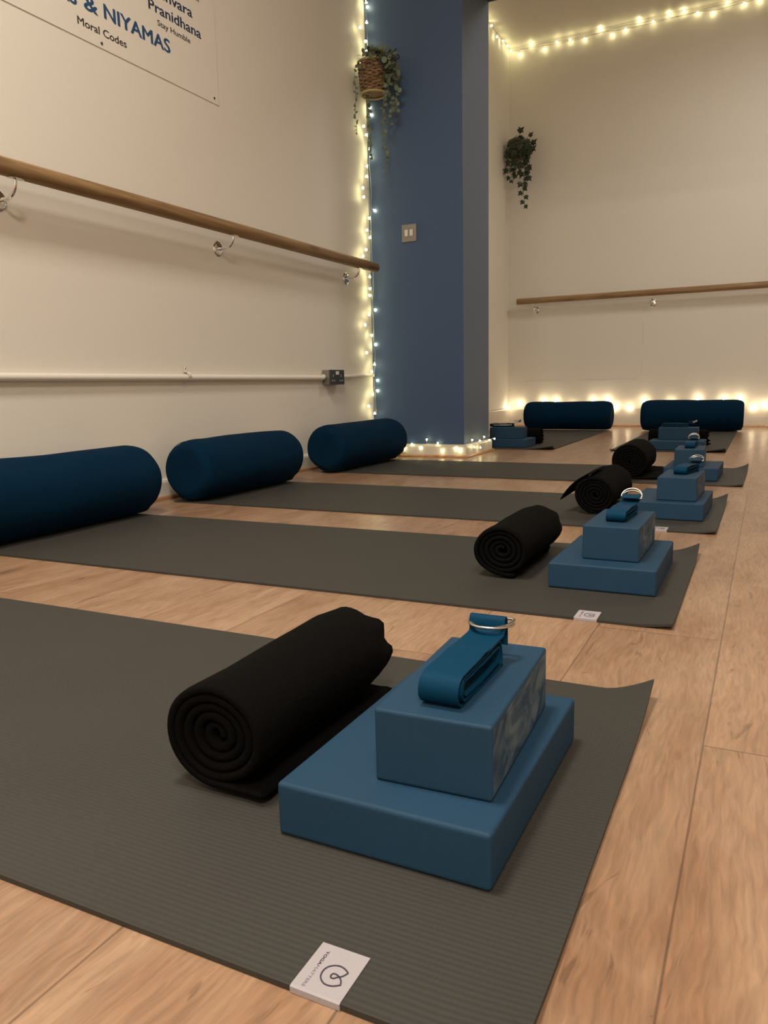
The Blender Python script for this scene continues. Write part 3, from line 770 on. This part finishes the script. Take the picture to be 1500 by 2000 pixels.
roll_blanket('black blanket roll on the second mat, spiral end facing and ruffled right end', (-.478, 1.50, ZB), .0, .0625, .31, seed=2, tail=.03, flare=.04, ruffle=.03)
roll_blanket('black blanket roll on the third mat with a loose corner flopping left', (-.450, 2.335, ZB), .0, .0650, .33, seed=3, tail=.0, flare=.16, wing=True, ruffle=.012)
roll_blanket('black blanket roll on the fourth mat from the camera, behind the third brick', (-.487, 3.23, ZB), .0, .078, .33, seed=4, tail=.11, flare=.03, ruffle=.03)
roll_blanket('short black blanket roll behind the blocks beside the pillar', (-1.62, 4.915, ZB), -PI/2, .056, .33, seed=5, tail=.0, flare=.0, ruffle=.012)
roll_blanket('black blanket roll behind the farthest right blocks, ruffled end to the right', (-.63, 4.915, ZB), -PI/2, .056, .33, seed=6, tail=.0, flare=.0, ruffle=.03)

# ---------------------------------------------------------------- bolsters
def bolster(label, cx, cy, L_, rad, rz, z=ZB, seed=0, group='dark blue bolsters'):
    m = MB(); rows = []; n = 44; seg = 48; e = .6*rad
    prof = []
    for i in range(10): a = PI/2*i/9; prof.append((-L_/2+e*(1-math.sin(a))*.55+0, rad*(.0+(1-.38)*1.0)*1.0 if False else 0))
    prof = [(-L_/2+.004, 0), (-L_/2+.002, rad*.3), (-L_/2, rad*.62)]
    for i in range(1, 13):
        a = PI/2*i/12; prof.append((-L_/2+.075*(1-math.cos(a))**1.25, rad*(.62+.38*math.sin(a)**.85)))
    prof += [(-L_/2+.075+(L_-.15)*k/14, rad) for k in range(1, 14)]
    prof += [(-y, q) for y, q in reversed(prof[:15])]
    for y, q in prof:
        row = []
        for k in range(seg):
            a = 2*PI*k/seg
            nz = noise.noise(Vector((math.cos(a)*1.4+seed*3, y*5, math.sin(a)*1.4)))*.006*(q/rad)
            qq = q+nz
            x = qq*math.cos(a)*1.015; zz = rad+qq*math.sin(a)*.985
            if zz < .018 and q > 0: zz = .018*(zz/.018*.55+.45*1) - .0081 if zz < .018 else zz
            row.append((x, y, max(0, zz)))
        rows.append(row)
    m.grid(rows, closed_v=True)
    o = m.build('bolster_cover', MT['bolster'], None, smooth=True, angle=180); o.name = 'bolster'
    # end seam piping and end zip line
    o.location = (cx, cy, z); o.rotation_euler = (0, 0, rz)
    tag(o, label, 'bolster', group)
    for s_ in (-1, 1):
        g = MB(); pts = []
        yy = s_*(L_/2-.030); q = None
        for k in range(33):
            a = 2*PI*k/32
            rr_ = rad*(.62+.38*math.sin(math.acos(1-(.030/.075)**.8))**.85)+.0003
            zz = rad+rr_*math.sin(a)*.985
            pts.append((rr_*math.cos(a)*1.015, yy, max(.0035, zz)))
        g.tube(pts, .0012, 6, caps=False); g.build('end_seam', MT['bolster'], o, smooth=True)
    return o
bolster('dark blue bolster nearest the camera at the left edge, on the second mat', -1.872, 1.596, .690, .113, .0, seed=1)
bolster('dark blue bolster against the left wall on the third mat, middle of the three there', -1.862, 2.475, .658, .112, .01, seed=2)
bolster('dark blue bolster on the fourth mat beside the blue pillar, against the left wall', -1.835, 3.445, .700, .112, -.02, seed=3)
bolster('dark blue bolster at the back wall, on the mat partly hidden by the pillar', -1.462, 6.40, .710, .115, PI/2, seed=4)
bolster('dark blue bolster at the back wall, the one on the far right mat', -.508, 6.32, .724, .117, PI/2, seed=5)

# ---------------------------------------------------------------- string lights
def bulb(parent, p, away, mat, wirep=None, s=1.0):
    """small flower-shaped cap: narrow neck at p, opening towards away"""
    away = Vector(away).normalized(); m = MB()
    m.lathe([(.0012*s, -.006*s), (.0022*s, -.003*s), (.0030*s, 0), (.0050*s, .0035*s), (.0078*s, .0065*s), (.0050*s, .0085*s), (0, .0095*s)], p, away, 8)
    return m.build('bulb', mat, parent, smooth=True, angle=60)
random.seed(11)
def string_light(label, anchors, wires, mat, wmat, jitter, s=1.0, group='fairy light strings', loc=None, dirs=None):
    base = Vector(loc)
    t = thing('string_light', label, 'string light', base)
    m = MB()
    for wpts in wires:
        P_ = [Vector(p)-base for p in wpts]; q = []
        for i in range(len(P_)-1):
            for k in range(4): q.append(P_[i].lerp(P_[i+1], k/4)+Vector([random.uniform(-jitter, jitter)*(0 if k == 0 else 1)*a for a in (.4, .4, 1)]))
        q.append(P_[-1]); m.tube(q, .0011, 5)
    # short leads from the nearest wire point to each bulb
    allw = [Vector(p)-base for wpts in wires for p in wpts]
    dense = []
    for wpts in wires:
        P_ = [Vector(p)-base for p in wpts]
        for i in range(len(P_)-1):
            for k in range(12): dense.append(P_[i].lerp(P_[i+1], k/12))
    for a in anchors:
        a = Vector(a)-base
        c = min(dense, key=lambda d: (d-a).length)
        if (c-a).length > .004: m.tube([c, c.lerp(a, .5)+Vector((0, 0, .003)), a], .0009, 5)
    m.build('wire', wmat, t, smooth=True)
    for i, a in enumerate(anchors):
        a = Vector(a)-base
        c = min(dense, key=lambda d: (d-a).length)
        d = (a-c)
        if d.length < .004: d = Vector((0, 0, -1))
        if dirs: d = d.normalized()+Vector(dirs)*.6
        bulb(t, a, d, mat, s=s)
    return t
V = [(-2.0, 3.953, 2.395), (-2.0, 3.962, 2.375), (-2.0, 3.955, 2.3), (-2.0, 3.885, 2.243), (-2.0, 3.934, 2.199), (-2.0, 3.95, 2.157), (-2.0, 3.875, 2.069), (-2.004, 3.972, 1.886), (-1.997, 3.972, 1.847), (-2.0, 3.897, 1.765), (-2.0, 3.924, 1.728), (-2.0, 3.954, 1.671), (-2.0, 3.96, 1.634), (-2.0, 3.921, 1.568), (-2.0, 3.915, 1.516), (-2.0, 3.87, 1.449), (-2.0, 3.877, 1.405), (-1.992, 3.972, 1.355), (-2.0, 3.935, 1.309), (-2.0, 3.905, 1.238), (-2.0, 3.933, 1.208), (-2.0, 3.888, 1.134), (-2.0, 3.851, 1.094), (-2.0, 3.886, 1.031), (-2.0, 3.918, 0.999), (-2.0, 3.923, 0.935), (-2.0, 3.919, 0.897), (-2.001, 3.972, 0.823), (-2.0, 3.905, 0.793), (-2.0, 3.854, 0.733), (-2.0, 3.93, 0.683), (-2.003, 3.972, 0.63), (-2.0, 3.865, 0.582), (-2.0, 3.95, 0.525), (-1.995, 3.908, 0.482), (-1.998, 3.972, 0.432), (-1.999, 3.972, 0.373), (-2.0, 3.919, 0.356), (-2.0, 3.873, 0.291), (-2.0, 3.939, 0.25)]
wires = [[(-1.998, 3.93+.01*math.sin(k*1.7), 3.1-k*.15) for k in range(20)], [(-1.999, 3.95+.008*math.sin(k*2.3+1), 3.1-k*.15) for k in range(20)]]
string_light('fairy lights hanging down the corner between left wall and blue pillar', V+[(-2.0, 3.90+.03*math.sin(k*2.1), 2.46+k*.06) for k in range(10)], wires, MT['glow'], MT['wire'], .004, 1.0, loc=(-2.01, 3.95, .2))
Bp = [(-1.691, 3.962, 0.096), (-1.627, 3.962, 0.078), (-1.731, 3.962, 0.055), (-1.599, 3.960, 0.039), (-1.521, 3.960, 0.055), (-1.494, 3.960, 0.045)]
Bs = [(-1.445, 4.022, 0.092), (-1.445, 4.146, 0.08), (-1.445, 4.223, 0.095), (-1.445, 4.311, 0.073), (-1.445, 4.055, 0.057), (-1.445, 4.158, 0.044), (-1.44, 4.39, .075)]
hid = [(-1.95, 3.960, .06), (-1.89, 3.96, .085), (-1.83, 3.960, .05), (-1.78, 3.96, .07)]
wires = [[(-1.99, 3.957, .07)]+[(-1.94+.075*k, 3.957, .072+.006*math.sin(k*2)) for k in range(7)]+[(-1.453, 3.962, .07)]+[(-1.452, 4.03+.075*k, .072+.005*math.sin(k*1.7)) for k in range(6)]]
string_light('fairy lights draped along the skirting at the foot of the pillar', Bp+Bs+hid, wires, MT['glow'], MT['wire'], .003, .72, loc=(-1.6, 3.96, .07), dirs=None)
C1 = [(-2.112, 6.362, 3.190), (-2.112, 6.508, 3.165), (-2.112, 6.66, 3.185), (-2.112, 6.78, 3.19), (-2.112, 6.89, 3.19), (-2.112, 6.25, 3.19), (-2.112, 6.05, 3.17)]
C2 = [(-2.039, 6.903, 3.155), (-1.941, 6.903, 3.200), (-1.832, 6.903, 3.155), (-1.722, 6.903, 3.180), (-1.613, 6.903, 3.175), (-1.497, 6.903, 3.165), (-1.37, 6.903, 3.205), (-1.275, 6.903, 3.155), (-1.171, 6.903, 3.168), (-1.064, 6.903, 3.205), (-0.958, 6.903, 3.178), (-0.842, 6.903, 3.205), (-0.735, 6.903, 3.200), (-0.635, 6.903, 3.178), (-0.522, 6.903, 3.155), (-0.424, 6.903, 3.2), (-0.309, 6.903, 3.171), (-0.204, 6.903, 3.170), (-.08, 6.903, 3.19), (.05, 6.903, 3.16), (.16, 6.903, 3.2), (.3, 6.903, 3.17), (.45, 6.903, 3.18), (.6, 6.903, 3.17)]
wires = [[(-2.118, 4.6+.25*k, 3.198) for k in range(10)]+[(-2.11, 6.90, 3.195)]+[(-2.05+.22*k, 6.912, 3.19+.012*math.sin(k*1.9)) for k in range(14)], [(-2.1, 6.905, 3.185)]+[(-2.0+.22*k, 6.912, 3.178+.010*math.sin(k*2.3+1)) for k in range(14)]]
string_light('fairy lights strung along the ceiling edge of the back area', C1+C2, wires, MT['glow3'], MT['wire2'], .004, 1.08, loc=(-1.2, 6.9, 3.19))
D = [(-2.105, 6.86, 0.175), (-2.02, 6.895, 0.205), (-1.805, 6.895, 0.225), (-1.691, 6.895, 0.225), (-1.364, 6.895, 0.225), (-1.243, 6.895, 0.230), (-1.171, 6.895, 0.168), (-1.054, 6.895, 0.163), (-0.933, 6.895, 0.216), (-.72, 6.895, .20), (-0.511, 6.895, 0.228), (-0.313, 6.895, 0.222), (-0.195, 6.895, 0.225), (-0.092, 6.895, 0.158), (-0.002, 6.895, 0.175), (.12, 6.895, .19), (.25, 6.895, .17), (-1.55, 6.895, .18)]
wires = [[(-2.115, 4.9, .166), (-2.115, 5.6, .166), (-2.115, 6.3, .167), (-2.112, 6.85, .170)]+[(-2.06+.12*k, 6.907, .170+.006*math.sin(k*1.4)) for k in range(20)]]
string_light('fairy lights lying along the back skirting behind the two far bolsters', D, wires, MT['glow2'], MT['wire'], .003, 1.35, loc=(-1.2, 6.9, .17))

# ---------------------------------------------------------------- eucalyptus in a wicker basket
def leaf_disc(m, p, nrm, rad, elong=1.15):
    nrm = Vector(nrm).normalized(); a = Vector((0, 0, 1)) if abs(nrm.z) < .9 else Vector((1, 0, 0))
    u_ = (a-nrm*a.dot(nrm)).normalized(); v_ = nrm.cross(u_); p = Vector(p); n = 8; vs = [p+nrm*.002]
    for k in range(n):
        q = 2*PI*k/n; vs.append(p+u_*math.cos(q)*rad*elong+v_*math.sin(q)*rad)
    vs.append(p-nrm*.0006)
    m.add(vs, [(0, 1+k, 1+(k+1) % n) for k in range(n)]+[(n+1, 1+(k+1) % n, 1+k) for k in range(n)])
random.seed(21)
bx, by = -1.918, 3.852
t = thing('hanging_basket', 'wicker wall basket of trailing eucalyptus at the corner beside the blue pillar', 'hanging plant', (bx, by, 1.90))
# woven wall: staves and wavy weavers
m = MB(); H = .145; r0, r1 = .060, .075
for lv in range(17):
    z = .008+lv*(H-.012)/16; q0 = r0+(r1-r0)*z/H
    pts = [(math.cos(a)*(q0+.0035*math.sin(8*a*1.0+(lv % 2)*PI)), math.sin(a)*(q0+.0035*math.sin(8*a+(lv % 2)*PI)), z) for a in [2*PI*k/64 for k in range(65)]]
    m.tube(pts, .0046, 6, caps=False)
m.lathe([(0, .004), (r0, .004), (r0, .010), (0, .010)], (0, 0, 0), (0, 0, 1), 24)
for k in range(16):
    a = 2*PI*k/16; m.tube([(math.cos(a)*r0, math.sin(a)*r0, .0), (math.cos(a)*r1, math.sin(a)*r1, H+.004)], .0028, 5)
m.build('basket', MT['wicker'], t, smooth=True, angle=70)
for z, q in ((-.004, r0+.006), (H+.002, r1+.002)):
    m = MB(); m.tube([(math.cos(2*PI*k/40)*q, math.sin(2*PI*k/40)*q, z) for k in range(41)], .0055, 8, caps=False); m.build('rim', basic('rim_cane', (.42, .36, .16), .5), t, smooth=True)
m = MB()
for k in range(330):
    a = random.uniform(0, 2*PI); e_ = random.random()
    c = Vector((random.gauss(.035, .045), random.gauss(-.02, .03), .150+random.gauss(.01, .022)))
    if c.x+bx < WL+.045: continue
    if random.random() < .35: c = Vector((random.gauss(.095, .024), random.gauss(-.0, .025), random.uniform(.045, .165)))
    c.y = min(c.y, PY-by-.015)
    leaf_disc(m, c, (random.uniform(-1, 1), random.uniform(-1, .2), random.uniform(-.4, 1)), random.uniform(.009, .015))
m.build('foliage', MT['leaf'], t, smooth=True)
def vine(parent, pts, n, r0_, mat, spread=.012):
    m = MB(); P_ = [Vector(p) for p in pts]; m.tube(P_, .0012, 5)
    for k in range(n):
        s_ = (k+.5)/n*(len(P_)-1); i = int(s_); p = P_[i].lerp(P_[min(i+1, len(P_)-1)], s_-i)
        a = random.uniform(0, 2*PI); off = Vector((math.cos(a)*spread, math.sin(a)*spread*.6, random.uniform(-.004, .004)))
        leaf_disc(m, p+off, (random.uniform(-.6, .8), -1+random.uniform(-.2, .8), random.uniform(-.3, .9)), r0_*(1.1-.45*k/n))
    return m.build('trailing_vine', mat, parent, smooth=True)
def drop(x, y, z0, z1, wob=.008, n=9):
    return [(x+wob*math.sin(k*1.1+x*90), y+wob*.5*math.cos(k*1.3), z0+(z1-z0)*k/n) for k in range(n+1)]
vine(t, [(.04, -.04, .15), (.07, -.05, .14)]+drop(.066, -.02, .10, -.40), 40, .0125, MT['leaf'])
vine(t, [(.05, -.02, .16), (.09, -.03, .13)]+drop(.095, .0, .08, -.17), 26, .0125, MT['leaf'])
vine(t, [(.05, .0, .16), (.11, .02, .12)]+drop(.118, .03, .08, -.10), 20, .013, MT['leaf'])
vine(t, [(-.05, -.05, .15), (-.075, -.06, .12)]+drop(-.078, -.055, .06, -.20, .005), 22, .0085, MT['leaf'], .008)
vine(t, [(-.02, -.06, .15), (-.03, -.08, .10)]+drop(-.042, .03, -.03, -.31, .005), 22, .012, MT['leaf'], .008)

# ---------------------------------------------------------------- ivy in the back corner
def ivy_leaf(m, p, nrm, up, s):
    nrm = Vector(nrm).normalized(); up = Vector(up); up = (up-nrm*up.dot(nrm)).normalized(); rt = up.cross(nrm); p = Vector(p)
    sh = [(0, -.50), (.30, -.38), (.62, -.42), (.48, -.05), (.86, .22), (.42, .30), (.22, .55), (0, 1.0), (-.22, .55), (-.42, .30), (-.86, .22), (-.48, -.05), (-.62, -.42), (-.30, -.38)]
    vs = [p+nrm*.004*s/.03]+[p+rt*a*s+up*b_*s for a, b_ in sh]+[p-nrm*.001]
    n = len(sh)
    m.add(vs, [(0, 1+k, 1+(k+1) % n) for k in range(n)]+[(n+1, 1+(k+1) % n, 1+k) for k in range(n)])
random.seed(5)
ix, iy, iz = -2.015, 6.80, 2.28
t = thing('hanging_ivy', 'dark green ivy trailing from a small wall pot in the back corner', 'hanging plant', (ix, iy, iz))
m = MB(); m.lathe([(0, 0), (.045, 0), (.070, .05), (.082, .12), (.078, .12), (.062, .05), (0, .02)], (0, 0, 0), (0, 0, 1), 24); m.build('pot', MT['pot'], t, smooth=True, angle=50)
m = MB()
for k in range(130):
    a = random.uniform(0, 2*PI); e_ = math.acos(random.uniform(-.6, 1)); q = random.uniform(.06, .105)
    c = Vector((math.cos(a)*math.sin(e_)*q, math.sin(a)*math.sin(e_)*q*.9, .085+math.cos(e_)*q*1.05))
    nn = (c-Vector((0, 0, .07))).normalized()+Vector((random.uniform(-.4, .4), -.5+random.uniform(-.4, .4), random.uniform(-.3, .4)))
    ivy_leaf(m, c, nn, (random.uniform(-.7, .7), 0, -1), random.uniform(.036, .052))
for c, s in (((.03, -.05, .215), .045), ((.11, -.02, .175), .035), ((.135, -.02, .11), .045), ((.13, -.03, .06), .046), ((-.08, -.06, .02), .045)):
    m.tube([(c[0]*.5, c[1], c[2]*.6+.02), (c[0]*.8, c[1], c[2]*.95), c], .0016, 5)
    ivy_leaf(m, c, (random.uniform(-.3, .3), -1, .2), (.6, 0, .5), s)
m.build('foliage', MT['ivy'], t, smooth=True)
def ivy_vine(pts, n, s0, s1, sp=.03):
    m = MB(); P_ = [Vector(p) for p in pts]; m.tube(P_, .0018, 5)
    for k in range(n):
        s_ = (k+.5)/n*(len(P_)-1); i = int(s_); p = P_[i].lerp(P_[min(i+1, len(P_)-1)], s_-i)
        sd = (-1)**k; ivy_leaf(m, p+Vector((sd*sp*(1-.5*k/n), -.005, 0)), (random.uniform(-.7, .7), -1, random.uniform(-.2, .5)), (sd*.8+random.uniform(-.3, .3), 0, -1), s0+(s1-s0)*k/n)
    m.build('trailing_vine', MT['ivy'], t, smooth=True)
ivy_vine([(.04, -.05, .10), (.07, -.07, .05)]+drop(.062, -.05, -.02, -.42, .012), 13, .055, .026)
ivy_vine([(-.03, -.06, .10), (-.06, -.08, .04)]+drop(-.055, -.05, -.02, -.20, .012), 7, .055, .022, .034)
ivy_vine([(.0, -.06, .10), (.01, -.08, .03)]+drop(.0, -.05, -.02, -.16, .012), 6, .055, .034, .03)
ivy_vine([(.08, -.05, .10), (.10, -.07, .03)]+drop(.098, -.05, -.03, -.24, .008), 6, .048, .03, .018)
